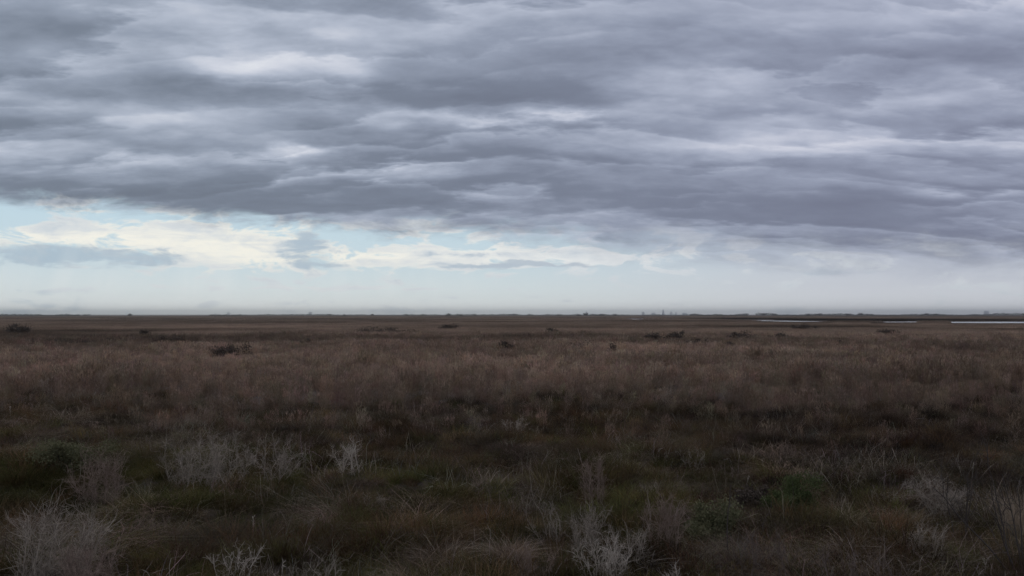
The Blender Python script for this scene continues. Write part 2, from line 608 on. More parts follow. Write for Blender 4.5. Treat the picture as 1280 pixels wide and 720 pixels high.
m, nt = new_mat('marsh_water')
N, Lk = nt.nodes, nt.links
out = N.new('ShaderNodeOutputMaterial')
bs = N.new('ShaderNodeBsdfPrincipled')
bs.inputs['Base Color'].default_value = (0.05, 0.05, 0.05, 1)
bs.inputs['Roughness'].default_value = 0.12
bs.inputs['IOR'].default_value = 1.33
tc = N.new('ShaderNodeTexCoord')
nz = N.new('ShaderNodeTexNoise')
nz.inputs['Scale'].default_value = 1.5
nz.inputs['Detail'].default_value = 3
bmp = N.new('ShaderNodeBump')
bmp.inputs['Strength'].default_value = 0.05
Lk.new(tc.outputs['Object'], nz.inputs['Vector'])
Lk.new(nz.outputs['Fac'], bmp.inputs['Height'])
Lk.new(bmp.outputs[0], bs.inputs['Normal'])
Lk.new(bs.outputs[0], out.inputs['Surface'])
M_water = m
for k, (xa, xb, ya, yb) in enumerate(WATER):
    rng = np.random.default_rng(900 + k)
    a = np.linspace(0, 2 * PI, 64, endpoint=False)
    ex = np.sign(np.cos(a)) * np.abs(np.cos(a)) ** 0.5
    ey = np.sign(np.sin(a)) * np.abs(np.sin(a)) ** 0.5
    wob = 1 + 0.10 * (vnoise(np.cos(a) * 3 + 9, np.sin(a) * 3, k) - 0.5) * 2
    vx = (xa + xb) / 2 + ex * wob * (xb - xa) / 2
    vy = (ya + yb) / 2 + ey * wob * (yb - ya) / 2
    V = np.stack([vx, vy, np.full(64, 0.03)], 1)
    V = np.concatenate([V, [[(xa + xb) / 2, (ya + yb) / 2, 0.03]]])
    T = np.stack([np.arange(64), (np.arange(64) + 1) % 64, np.full(64, 64)], 1)
    o = link_mesh('water', V, None, M_water, T=T)
    o['kind'] = 'structure'

# ------------------------------------------------------------------ shrubs, tussocks, stalks
M_pale = plant_mat('pale_bark', (0.28, 0.23, 0.19), (0.72, 0.63, 0.53), trans=0, noise=9)
M_grey = plant_mat('grey_bark', (0.13, 0.103, 0.084), (0.54, 0.455, 0.37), trans=0, noise=9)
M_pink = plant_mat('pinkish_bark', (0.13, 0.088, 0.068), (0.42, 0.315, 0.255), trans=0, noise=9)
M_bark = plant_mat('brown_bark', (0.11, 0.082, 0.070), (0.23, 0.18, 0.155), trans=0, noise=9)
M_dark = plant_mat('dark_bark', (0.055, 0.045, 0.040), (0.115, 0.095, 0.083), trans=0, noise=9)
M_green = plant_mat('green_leaf', (0.055, 0.068, 0.026), (0.115, 0.132, 0.058), trans=0.2)
M_sage = plant_mat('sage_leaf', (0.085, 0.088, 0.045), (0.20, 0.185, 0.105), trans=0.2)
M_straw = plant_mat('pale_straw', (0.24, 0.18, 0.13), (0.46, 0.37, 0.28), trans=0.2)
M_yolive = plant_mat('yellow_olive_blade', (0.10, 0.09, 0.045), (0.22, 0.18, 0.10), trans=0.2)
M_brown = plant_mat('brown_blade', (0.10, 0.07, 0.05), (0.20, 0.14, 0.10), trans=0.2)
M_black = plant_mat('dark_leaf', (0.070, 0.054, 0.043), (0.125, 0.096, 0.077), trans=0.05)


def place(px, py):
    p = at(px, py, 0.0)
    p[2] = float(ground_z(np.array([p[0]]), np.array([p[1]]))[0])
    return p, np.linalg.norm(p[:2]) / F        # metres per photo pixel there


def bare_shrub(label, px, py, wpx, hpx, mat, seed, stems=7, twigs=11, lean=(0, 0), jig=0.16, thick=1.0, name='bare_shrub',
               cat='shrub', group='bare twiggy shrubs in the near grass', spread=0.85, rootw=1.0):
    p, k = place(px, py)
    W, H = wpx * k, hpx * k
    rng = np.random.default_rng(seed)
    t = thing(name, label, cat, p, group)
    if mat is not M_dark:
        stems, twigs = int(stems * 1.5), int(twigs * 1.5)
    for s in range(stems):
        a = 2 * PI * (s + rng.random() * 0.8) / stems
        out_ = rng.uniform(0.25, 1.0) * spread
        tip = np.array([math.cos(a) * W * 0.5 * out_ + lean[0] * H, math.sin(a) * W * 0.5 * out_ + lean[1] * H, H * rng.uniform(0.72, 1.0)])
        rr = W * 0.36 * math.sqrt(rng.random()) * rootw
        root = np.array([math.cos(a) * rr, math.sin(a) * rr, -0.08])
        d = tip - root
        L = np.linalg.norm(d)
        path = wander(rng, root, d + np.array([0, 0, -0.1 * L]), L, 9, jig * 0.6, 0.02)
        r0 = 0.0065 * thick * (0.6 + 0.5 * H)
        o = link_mesh('stem', *tube(path, r0, r0 * 0.35), mat, t)
        ch = []
        for j in range(twigs):
            i = rng.integers(2, len(path))
            b = path[i]
            dd = path[i] - path[i - 1]
            dd = dd / np.linalg.norm(dd)
            q = dd + rng.normal(0, 0.55, 3) + np.array([0, 0, 0.25])
            tw = wander(rng, b, q, L * rng.uniform(0.16, 0.42), 5, jig * 1.3, 0.03)
            ch.append(tube(tw, r0 * 0.42, r0 * 0.20, 3))
            for m_ in range(6):
                i2 = rng.integers(1, len(tw))
                q2 = (tw[i2] - tw[i2 - 1])
                q2 = q2 / np.linalg.norm(q2) + rng.normal(0, 0.7, 3)
                tw2 = wander(rng, tw[i2], q2, L * rng.uniform(0.06, 0.18), 3, jig * 1.5, 0.02)
                ch.append(tube(tw2, r0 * 0.26, r0 * 0.15, 3))
        link_mesh('twigs', *join(ch), mat, o)
    return t


def leafy_shrub(label, px, py, wpx, hpx, mat, seed, n=3000, size=0.06, name='leafy_shrub', group='green leafy shrubs in the near grass', bark=None,
                cat='shrub', up=0.6, stems=6):
    p, k = place(px, py)
    W, H = wpx * k, hpx * k
    rng = np.random.default_rng(seed)
    t = thing(name, label, cat, p, group)
    cen = rng.normal(0, 1, (24, 3)) * np.array([W * 0.23, W * 0.20, H * 0.2]) + np.array([0, 0, H * 0.52])
    i = rng.integers(0, 24, n)
    P = cen[i] + rng.normal(0, 1, (n, 3)) * np.array([W * 0.085, W * 0.085, H * 0.11]) * rng.uniform(0.5, 1.3, 24)[i][:, None]
    P[:, 2] = np.abs(P[:, 2])
    link_mesh('foliage', *leaves(rng, P, size, up), mat, t)
    for s in range(stems):
        c = cen[rng.integers(0, 24)]
        r = np.array([rng.normal(0, 0.04), rng.normal(0, 0.04), -0.08])
        L = np.linalg.norm(c - r)
        link_mesh('stem', *tube(wander(rng, r, c - r, L * 1.15, 6, 0.12, 0.03), 0.010, 0.003), bark or M_dark, t)
    return t


def tussock(label, px, py, wpx, hpx, mat, mat2, seed, n=900, name='tussock', group='domed grass tussocks', droop=(0.7, 1.7), lean=(0.0, 0.7), dead=0.35):
    p, k = place(px, py)
    W, H = wpx * k, hpx * k
    rng = np.random.default_rng(seed)
    t = thing(name, label, 'tussock', p, group)
    L = H * 1.35
    sc = W / (2 * L * 1.15)
    for nm, mt, nn, w in (('green_blades', mat, int(n * (1 - dead)), 0.009), ('dead_blades', mat2, int(n * dead), 0.010)):
        V, Q = blades(rng, nn, (L * 0.35, L), W * 0.26, lean, droop, w, segs=6, wob=0.14, radial=1.3, snap=0.25)
        V[:, :2] *= np.clip(sc, 0.6, 2.2)
        link_mesh(nm, V, Q, mt, t)
    return t


def dead_stalk(label, px, py, hpx, mat, seed, lean=(0.0, 0.0), thick=1.0, head=True, group='single dead stalks in the near grass'):
    p, k = place(px, py)
    H = hpx * k
    rng = np.random.default_rng(seed)
    t = thing('dead_stalk', label, 'dead stalk', p, group)
    path = wander(rng, (0, 0, -0.05), (lean[0], lean[1], 1), H, 10, 0.05, 0.01)
    link_mesh('stem', *tube(path, 0.010 * thick, 0.004 * thick), mat, t)
    ch = []
    for j in range(9):
        i = rng.integers(6, len(path))
        q = np.array([rng.normal(0, 0.5), rng.normal(0, 0.5), 0.8])
        ch.append(tube(wander(rng, path[i], q, H * rng.uniform(0.06, 0.16), 3, 0.15), 0.004 * thick, 0.002 * thick, 3))
    link_mesh('seed_head' if head else 'twigs', *join(ch), mat, t)
    return t


GB = 'bare twiggy shrubs in the near grass'
bare_shrub('widest grey-white twiggy shrub, spreading over dark grass left of the middle', 252, 606, 112, 62, M_grey, 1, stems=12, twigs=15, jig=0.2)
bare_shrub('small pale shrub of curled twigs just right of the widest grey shrub', 345, 602, 48, 48, M_grey, 2, stems=6, jig=0.3)
bare_shrub('bright forked pale stems sticking up beside a whitish low tuft', 438, 600, 42, 44, M_pale, 3, stems=5, twigs=8, jig=0.14, thick=1.3)
bare_shrub('pinkish brown twig bush with dark grass under it', 128, 618, 52, 58, M_pink, 4, stems=10, twigs=14)
bare_shrub('tall pale stalky clump at the bottom left corner', 60, 730, 104, 98, M_grey, 5, stems=15, twigs=12, lean=(0.15, 0), jig=0.14, spread=0.75)
bare_shrub('low pinkish twig thicket below the tall pale stalky clump', 110, 745, 100, 70, M_pink, 6, stems=12, twigs=13, jig=0.16)
bare_shrub('slender mauve-brown upright shrub behind the white forked shrubs', 744, 636, 36, 56, M_pink, 7, stems=6, twigs=12, jig=0.12, spread=0.8)
bare_shrub('small pale upright spray left of the mauve-brown shrub', 692, 664, 30, 48, M_grey, 8, stems=5, twigs=7, jig=0.14, lean=(-0.08, 0))
bare_shrub('greenish white broomy shrub right of the small pale spray', 732, 678, 48, 58, M_grey, 9, stems=8, twigs=11, jig=0.15)
bare_shrub('whitest V-shaped bare shrub low in the middle foreground', 758, 716, 64, 62, M_pale, 10, stems=9, twigs=9, jig=0.2, thick=1.15)
bare_shrub('thin brown-grey twig shrub right of the white V-shaped shrub', 832, 688, 50, 60, M_pink, 11, stems=8, twigs=11, jig=0.14)
bare_shrub('tiny white twig tuft alone in the dark brown grass farther back', 644, 541, 26, 24, M_pale, 12, stems=7, twigs=8, jig=0.2)
bare_shrub('leaning bundle of straw-pale bent stems at the bottom edge', 290, 732, 46, 52, M_pale, 13, stems=8, twigs=4, jig=0.22, thick=1.1, lean=(0.1, 0))
bare_shrub('round tangle of fine grey twigs beside the tan grass clump on the right', 1176, 646, 56, 46, M_grey, 14, stems=11, twigs=15, jig=0.3)
bare_shrub('crooked pale twig bush at the bottom edge between the straw bundle and straw dome', 385, 734, 90, 48, M_grey, 15, stems=8, twigs=7, jig=0.3)
bare_shrub('low dark brown brush to the right of the greyish green shrub', 960, 712, 110, 50, M_bark, 16, stems=10, twigs=6, jig=0.12)
bare_shrub('white ragged twigs at the bottom right of the V-shaped shrub', 846, 738, 60, 44, M_pale, 17, stems=6, twigs=7, jig=0.2, lean=(0.15, 0))
bare_shrub('small whitish twigs with a dark hollow left of the dark heath slope', 868, 580, 40, 22, M_grey, 18, stems=6, twigs=7, jig=0.25)
bare_shrub('short fan of white twigs right of the round green shrub', 1053, 634, 36, 26, M_grey, 19, stems=7, twigs=5, jig=0.22)
bare_shrub('dark brown thicket of upright stems in front of the yellow-olive dome', 1085, 742, 120, 66, M_bark, 20, stems=10, twigs=6, jig=0.10)
bare_shrub('pale broken branch lying low in the bottom right corner', 1232, 728, 62, 30, M_pale, 21, stems=4, twigs=4, jig=0.2, thick=1.1, spread=1.4)
bare_shrub('dark branching shrub with arching black stems near the right edge', 1275, 726, 80, 130, M_dark, 22, rootw=0.3, stems=5, twigs=4, lean=(-0.28, 0), jig=0.13, thick=1.5)
bare_shrub('thin dark upright stems in front of the round grey tangle', 1206, 668, 40, 92, M_dark, 23, stems=4, twigs=6, jig=0.10, lean=(-0.05, 0), thick=1.2)

for px_, py_, w_, h_, m_, sd_, lab_ in [
        (28, 668, 40, 36, M_grey, 70, 'small grey twigs at the far left edge above the tall pale clump'),
        (812, 618, 40, 22, M_grey, 71, 'low whitish twigs on the olive ground upper right of the mauve-brown shrub'),
        (1112, 632, 44, 24, M_grey, 72, 'straggling pale twigs just above the tan crumpled clump'),
        (985, 578, 46, 24, M_pink, 73, 'low brownish twigs in the dark slope above the round green shrub'),
        (1062, 584, 36, 20, M_grey, 74, 'small pale twigs high on the dark slope at right'),
        (600, 612, 40, 22, M_pink, 75, 'sparse brownish twigs on olive grass above the arched tussock'),
        (178, 660, 52, 26, M_pink, 76, 'low reddish twigs between pinkish bush and tall pale clump'),
        (470, 634, 46, 24, M_grey, 77, 'low grey twigs between the forked stems and the arched tussock'),
        (665, 716, 52, 40, M_pink, 78, 'brown twigs at the bottom left of the V-shaped shrub'),
        (790, 700, 50, 46, M_grey, 79, 'grey twigs filling the gap between V-shaped and brown-grey shrubs'),
        (1160, 706, 60, 44, M_grey, 80, 'pale grey brush in front of the round grey tangle'),
        (300, 588, 50, 40, M_grey, 81, 'half-hidden grey twigs bridging the widest shrub and the curled one')]:
    bare_shrub(lab_, px_, py_, w_, h_, m_, sd_, stems=6, twigs=9, jig=0.22)

leafy_shrub('round green shrub, the greenest plant on the right', 991, 646, 72, 46, M_green, 30, n=9000, size=0.04)
leafy_shrub('greyish green shrub with a straw-pale top behind the thin dark stalk', 897, 674, 72, 56, M_sage, 31, n=7000, size=0.045)
leafy_shrub('soft pale green shrub left of the pinkish twig bush', 84, 596, 66, 40, M_sage, 32, n=6000, size=0.05)
leafy_shrub('low dark brown leafy bush just left of the round green shrub', 940, 636, 50, 42, M_black, 33, n=5000, size=0.045)
leafy_shrub('dark rust bush on the right end of the brown slope', 1148, 640, 40, 26, M_brown, 34, n=1600, size=0.05)

tussock('coiled straw tussock, small and round, near the bottom middle', 492, 716, 50, 42, M_straw, M_straw, 40, n=800)
tussock('large arched tussock with a pale crest above a dark hollow', 550, 686, 92, 54, M_brown, M_straw, 41, n=1300, dead=0.30)
tussock('yellow-olive dome of grass right of the round green shrub', 1055, 664, 54, 40, M_yolive, M_straw, 42, n=1000, dead=0.2)
tussock('pale drooping plume of dead grass hanging over the brown stems', 1064, 706, 34, 46, M_straw, M_straw, 43, n=420)
tussock('tan crumpled grass clump left of the round grey tangle', 1126, 648, 62, 30, M_straw, M_straw, 44, n=800)
tussock('tall pale straw grass standing at the right edge', 1272, 676, 44, 66, M_straw, M_straw, 45, n=700, droop=(0.1, 0.7), lean=(0.0, 0.4))
tussock('small white drooping tuft on the left shoulder of the arched tussock', 513, 664, 24, 24, M_straw, M_straw, 46, n=260)
tussock('whitish low tuft at the foot of the bright forked stems', 422, 598, 36, 24, M_straw, M_straw, 47, n=420)
tussock('brownish dome of grass in the foreground right of the dark hollow', 636, 700, 54, 50, M_brown, M_straw, 48, n=900)
tussock('olive grass dome with dark side below the curled pale shrub', 372, 626, 66, 36, M_yolive, M_straw, 49, n=900, dead=0.25)
tussock('grey-brown swept tussock beside the dark heath on the far left', 70, 536, 90, 26, M_brown, M_straw, 50, n=1200)

dead_stalk('thin tall dark stalk rising in front of the greyish green shrub', 911, 690, 96, M_dark, 60, thick=1.2)
dead_stalk('lone pale stalk curving up out of olive grass left of the middle', 318, 660, 30, M_pale, 61, lean=(-0.1, 0))
dead_stalk('short pale hooked stalk left of the round green shrub', 930, 602, 20, M_pale, 62, lean=(0.3, 0), head=False)
dead_stalk('leaning pale stalk on the olive ground right of the arched tussock', 596, 668, 24, M_straw, 63, lean=(-0.35, 0))
dead_stalk('bright short stalk standing at the far left edge of the grass', 13, 528, 14, M_pale, 64, thick=1.6)
dead_stalk('crooked pale stalk at the bottom between straw bundle and crooked twig bush', 350, 712, 34, M_pale, 65, lean=(0.25, 0))

# dark bushes in the reed bed
GD = 'dark bushes scattered in the reed bed'
BUSH = [
    (727, 446, 34, 13, 'largest dark bush in the reed bed, in the middle'),
    (816, 432, 26, 10, 'broad dark bush right of and beyond the largest one'),
    (845, 429, 20, 8, 'dark bush beside the broad dark bush, on its right'),
    (926, 428, 26, 7, 'long low dark bush to the right of the pair of dark bushes'),
    (977, 429, 18, 6, None), (870, 436, 22, 6, None), (912, 440, 12, 6, None), (631, 446, 16, 7, None),
    (765, 450, 18, 7, None), (375, 436, 18, 7, None), (205, 433, 26, 6, None), (180, 424, 10, 6, None),
    (285, 450, 30, 9, None), (95, 435, 84, 6, 'long thin dark strip of bush on the left of the reed bed'),
    (1110, 422, 24, 5, None), (1050, 437, 24, 7, None), (1180, 441, 30, 7, None), (20, 419, 24, 6, None), (560, 413, 20, 4, None),
    (480, 419, 60, 5, 'flat dark hedge-like bush left of the middle of the reed bed'), (1000, 413, 22, 4, None), (690, 421, 26, 5, None),
]
for i, (px, py, w, h, lab) in enumerate(BUSH):
    leafy_shrub(lab or 'small dark bush half sunk in the brown reed bed', px, py + 3, w * 1.25, (h * 1.15 + 6 if py < 445 else h + 14), M_black, 300 + i, n=2000 + w * h * 7, size=0.13 + 0.0025 * (450 - py),
                name='dark_bush', group=GD, cat='bush', stems=3)

# ------------------------------------------------------------------ the horizon: trees, thickets, far towers
M_tree = plant_mat('far_leaf', (0.030, 0.032, 0.026), (0.055, 0.052, 0.040), trans=0.05)
M_conc = plant_mat('far_concrete', (0.52, 0.52, 0.54), (0.60, 0.60, 0.62), trans=0, noise=0.05)


def horizon_point(px, dist):
    d = ray(px, 393)
    d = d / np.hypot(d[0], d[1])
    return np.array([d[0] * dist, d[1] * dist, 0.0])


def far_tree(label, px, dist, w, h, seed, lobes=7, group='low trees along the horizon', name='distant_tree'):
    rng = np.random.default_rng(seed)
    t = thing(name, label, 'tree', horizon_point(px, dist), group)
    link_mesh('trunk', *tube(wander(rng, (0, 0, -0.3), (0, 0, 1), h * 0.6, 4, 0.06), 0.035 * h, 0.015 * h), M_dark, t)
    c = rng.uniform(-1, 1, (lobes, 3)) * np.array([w * 0.38, w * 0.25, h * 0.14]) + np.array([0, 0, h * 0.55])
    n = 260
    i = rng.integers(0, lobes, n)
    P = c[i] + rng.normal(0, 1, (n, 3)) * np.array([w * 0.10, w * 0.10, h * 0.14])
    P[:, 2] = np.clip(P[:, 2], 0.2, h)
    link_mesh('crown', *leaves(rng, P, h * 0.22, 0.2), M_tree, t)
    return t


TREES = [
    (108, 1700, 14, 4.6, 'low spreading tree on the far left horizon'),
    (162, 1500, 10, 4.6, 'lone dark rounded tree standing on the left horizon'),
    (303, 1700, 15, 4.2, 'low dark tree at the end of a thin tree strip, left horizon'),
    (411, 1600, 14, 4.4, None), (430, 1500, 4, 4.2, 'tiny lone upright tree on the horizon left of the middle'),
    (465, 1700, 6, 5.0, None), (508, 1700, 8, 4.6, None), (530, 1600, 10, 4.4, None),
    (560, 1400, 10, 5.2, 'taller left tree of the dark pair just left of the middle horizon'),
    (574, 1400, 12, 4.6, 'lower right tree of the dark pair just left of the middle horizon'),
    (593, 1600, 8, 4.6, None), (642, 1700, 18, 5.2, None), (662, 1700, 14, 4.6, None), (699, 1600, 10, 4.4, None),
    (726, 1500, 16, 4.6, None), (733, 1500, 9, 6.2, 'tallest pointed tree on the dark mound right of the middle horizon'),
    (742, 1500, 18, 4.8, None), (752, 1500, 12, 5.0, None), (768, 1700, 10, 4.6, None),
    (955, 1800, 16, 5.4, None), (968, 1800, 14, 5.2, None), (1012, 1700, 18, 5.6, None), (1024, 1700, 14, 5.2, None),
    (1062, 1700, 16, 5.4, None), (1075, 1700, 12, 6.2, None), (1087, 1700, 14, 5.0, None), (1156, 1800, 14, 5.4, None), (1168, 1800, 18, 4.8, None),
]
for i, (px, dist, w, h, lab) in enumerate(TREES):
    far_tree(lab or 'small low dark tree in the broken line along the horizon', px, dist, w, h, 500 + i)

rng = np.random.default_rng(77)
ch = []
for x0, x1, dist, h in ((262, 300, 2200, 3.2), (0, 100, 2400, 2.8), (862, 935, 2000, 4.0), (945, 1180, 2600, 4.4), (1170, 1290, 2800, 5.0),
                        (520, 780, 3000, 3.2), (300, 520, 3000, 2.6), (780, 860, 3000, 3.4)):
    n = int((x1 - x0) * 26)
    q = x0 + (x1 - x0) * rng.random(n)
    P = np.stack([horizon_point(v, 1.0) for v in q]) * (dist + rng.uniform(-60, 60, n))[:, None]
    hh = h * (0.1 + 2.4 * (fbm(q, q * 0, 16.0, 5, 4) - 0.25).clip(0, 1))
    P[:, 2] = hh * rng.random(n)
    ch.append(leaves(rng, P, 2.4, 0.0))
o = link_mesh('treeline', *join(ch), M_tree)
o['kind'] = 'stuff'
o['label'] = 'thin far line of woods along the horizon'
o['category'] = 'woods'


def tower(label, px, dist, w, h, kind, seed):
    """A far-off city tower: stacked, stepped boxes with a roof block or a mast."""
    t = thing('tower_building', label, 'building', horizon_point(px, dist), 'far towers on the horizon')

    def box(x, yd, z0, z1):
        V = np.array([[sx * x / 2, sy * yd / 2, z] for z in (z0, z1) for sx, sy in ((-1, -1), (1, -1), (1, 1), (-1, 1))])
        return V, np.array([[0, 1, 5, 4], [1, 2, 6, 5], [2, 3, 7, 6], [3, 0, 4, 7], [4, 5, 6, 7], [3, 2, 1, 0]])
    if kind == 'step':
        link_mesh('wall', *join([box(w, w * 0.8, -1, h * 0.62), box(w * 0.7, w * 0.56, h * 0.62, h * 0.86)]), M_conc, t)
        link_mesh('roof', *box(w * 0.4, w * 0.3, h * 0.86, h), M_conc, t)
    elif kind == 'mast':
        link_mesh('wall', *box(w, w, -1, h * 0.7), M_conc, t)
        link_mesh('mast', *tube([(0, 0, h * 0.7), (0, 0, h * 0.85), (0, 0, h)], w * 0.16, w * 0.05, 6), M_conc, t)
    else:
        link_mesh('wall', *box(w, w * 0.6, -1, h * 0.92), M_conc, t)
        link_mesh('roof', *box(w * 0.5, w * 0.3, h * 0.92, h), M_conc, t)
    return t


for i, (px, w, h, kind, lab) in enumerate([
        (829, 20, 66, 'step', 'tallest hazy tower of the faint skyline right of the middle'),
        (804, 28, 34, 'block', 'short wide hazy block at the left end of the faint skyline'),
        (817, 40, 24, 'block', 'lowest hazy block left of the tallest far tower'),
        (839, 22, 42, 'step', 'stepped hazy tower just right of the tallest far tower'),
        (845, 18, 36, 'mast', 'slim hazy tower with a mast in the faint skyline'),
        (856, 48, 26, 'block', 'long low hazy block at the right end of the faint skyline'),
        (286, 26, 38, 'mast', 'faint lone tower on the left horizon above the thin tree strip'),
        (388, 34, 36, 'block', 'faint blocky tower on the horizon between left edge and middle'),
        (733, 14, 56, 'mast', 'faint mast rising above the dark mound right of the middle'),
        (1233, 40, 46, 'block', 'faint bluish block on the far right horizon')]):
    tower(lab, px, 9500, w, h * 0.8, kind, 40 + i)

# ------------------------------------------------------------------ the air
V = np.array([[sx * 15000, 5500 + sy * 9000, zz] for zz in (-1.5, 62.0) for sx, sy in ((-1, -1), (1, -1), (1, 1), (-1, 1))])
Qb = np.array([[3, 2, 1, 0], [4, 5, 6, 7], [0, 1, 5, 4], [1, 2, 6, 5], [2, 3, 7, 6], [3, 0, 4, 7]])
HAZE = True
if HAZE:
    m, nt = new_mat('haze_air')
    out = nt.nodes.new('ShaderNodeOutputMaterial')
    pv = nt.nodes.new('ShaderNodeVolumePrincipled')
    pv.inputs['Color'].default_value = (0.96, 0.975, 0.99, 1)
    pv.inputs['Density'].default_value = 0.00012
    pv.inputs['Anisotropy'].default_value = 0.93
    nt.links.new(pv.outputs[0], out.inputs['Volume'])
    hz = link_mesh('haze', V, Qb, m)
    hz['kind'] = 'stuff'
    # keep the ground inside the box
    gme = gr.data

# ------------------------------------------------------------------ sky
W = bpy.data.worlds.new('World')
S.world = W
W.use_nodes = True
W.cycles.sampling_method = 'NONE'
nt = W.node_tree
nt.nodes.clear()
N, Lk = nt.nodes, nt.links
SUN_AZ, SUN_EL = math.radians(-16), math.radians(38)     # azimuth from +Y towards +X


def setin(sock, v):
    if hasattr(v, 'is_linked'):
        Lk.new(v, sock)
    elif isinstance(v, (tuple, list)) and len(v) == 3 and sock.type == 'RGBA':
        sock.default_value = (*v, 1)
    else:
        sock.default_value = v


def mth(op, a, b=0.0, c=0.0, clamp=False):
    n = N.new('ShaderNodeMath')
    n.operation = op
    n.use_clamp = clamp
    setin(n.inputs[0], a)
    setin(n.inputs[1], b)
    setin(n.inputs[2], c)
    return n.outputs[0]


def comb(x_, y_, z_=0.0):
    n = N.new('ShaderNodeCombineXYZ')
    setin(n.inputs[0], x_)
    setin(n.inputs[1], y_)
    setin(n.inputs[2], z_)
    return n.outputs[0]


def vec(op, a, b=(0, 0, 0), c=(0, 0, 0)):
    n = N.new('ShaderNodeVectorMath')
    n.operation = op
    setin(n.inputs[0], a)
    setin(n.inputs[1], b)
    setin(n.inputs[2], c)
    return n.outputs['Value'] if op in ('LENGTH', 'DOT_PRODUCT') else n.outputs[0]


def noise(v, scale, detail, rough=0.55, dist=0.0, lac=2.0):
    n = N.new('ShaderNodeTexNoise')
    setin(n.inputs['Vector'], v)
    n.inputs['Scale'].default_value = scale
    n.inputs['Detail'].default_value = detail
    n.inputs['Roughness'].default_value = rough
    n.inputs['Distortion'].default_value = dist
    n.inputs['Lacunarity'].default_value = lac
    return n


def ramp(f, stops, interp='LINEAR'):
    n = N.new('ShaderNodeValToRGB')
    cr = n.color_ramp
    cr.interpolation = interp
    while len(cr.elements) < len(stops):
        cr.elements.new(1.0)
    for e, (p_, c_) in zip(cr.elements, stops):
        e.position = p_
        e.color = (*c_, 1) if isinstance(c_, tuple) else (c_, c_, c_, 1)
    setin(n.inputs[0], f)
    return n.outputs[0]


def maprange(x_, a, b, c=0.0, d=1.0, smooth=True):
    n = N.new('ShaderNodeMapRange')
    n.interpolation_type = 'SMOOTHSTEP' if smooth else 'LINEAR'
    n.clamp = True
    setin(n.inputs['Value'], x_)
    setin(n.inputs['From Min'], a)
    setin(n.inputs['From Max'], b)
    setin(n.inputs['To Min'], c)
    setin(n.inputs['To Max'], d)
    return n.outputs['Result']


def mixc(f, a, b):
    n = N.new('ShaderNodeMix')
    n.data_type = 'RGBA'
    setin(n.inputs['Factor'], f)
    setin(n.inputs['A'], a)
    setin(n.inputs['B'], b)
    return n.outputs['Result']


tc = N.new('ShaderNodeTexCoord')
DIR = tc.outputs['Generated']
sep = N.new('ShaderNodeSeparateXYZ')
Lk.new(DIR, sep.inputs[0])
dx, dy, dz = sep.outputs
az = mth('ARCTAN2', dx, dy)
el = mth('ARCSINE', dz)
elc = mth('MAXIMUM', el, 0.0)
den = mth('ADD', mth('MAXIMUM', dz, 0.0), 0.22)
P2 = comb(mth('DIVIDE', dx, den), mth('DIVIDE', dy, den))           # the cloud layer seen in perspective

# warped direction for the placed cloud masses
wn = noise(P2, 3.2, 2, 0.5)
wc = vec('SUBTRACT', wn.outputs['Color'], (0.5, 0.5, 0.5))
wn2 = noise(P2, 11.0, 5, 0.58)
wc2 = vec('SUBTRACT', wn2.outputs['Color'], (0.5, 0.5, 0.5))
AE = comb(az, el)
AEW = vec('MULTIPLY_ADD', wc, (0.085, 0.030, 0.0), AE)
AEW = vec('MULTIPLY_ADD', wc2, (0.036, 0.016, 0.0), AEW)


def blob(px, py, rx, ry, amp, acc, coords=None):
    """A soft cloud mass of half-size rx, ry (photo pixels) centred where the photo has it in the sky."""
    a0, e0 = azel(px, py)
    kx, ky = F / rx, F / ry
    v = vec('MULTIPLY_ADD', coords if coords is not None else AEW, (kx, ky, 0.0), (-a0 * kx, -e0 * ky, 0.0))
    d2 = vec('DOT_PRODUCT', v, v)
    gsn = mth('POWER', 0.36788, d2)
    return mth('MULTIPLY_ADD', gsn, amp, acc)


PX = vec('MULTIPLY', P2, (0.62, 1.0, 1.0))
f1 = noise(PX, 2.6, 6, 0.52, 0.2).outputs['Fac']
f2 = noise(vec('MULTIPLY', P2, (0.75, 1.25, 1)), 13.0, 8, 0.62, 0.2).outputs['Fac']
bn = noise(vec('MULTIPLY', P2, (0.8, 1.1, 1)), 5.0, 6, 0.58, 0.1).outputs['Fac']
billow = mth('ABSOLUTE', mth('SUBTRACT', bn, 0.5))


def roll(freq, sx, scale, amp, seed, det):
    """Cloud rolls: each darkens towards its flat base, which stands sharply against the brighter one beyond it."""
    w_ = noise(vec('MULTIPLY_ADD', P2, (sx, 0.8, 1.0), (seed, seed * 0.7, 0.0)), scale, det, 0.58, 0.2).outputs['Fac']
    ph = mth('MULTIPLY_ADD', mth('DIVIDE', dy, den), freq, mth('MULTIPLY', w_, amp))
    return ramp(mth('FRACT', ph), [(0.0, 0.34), (0.105, 0.96), (0.24, 0.80), (0.52, 0.42), (0.82, 0.06), (0.92, 0.04), (1.0, 0.34)])


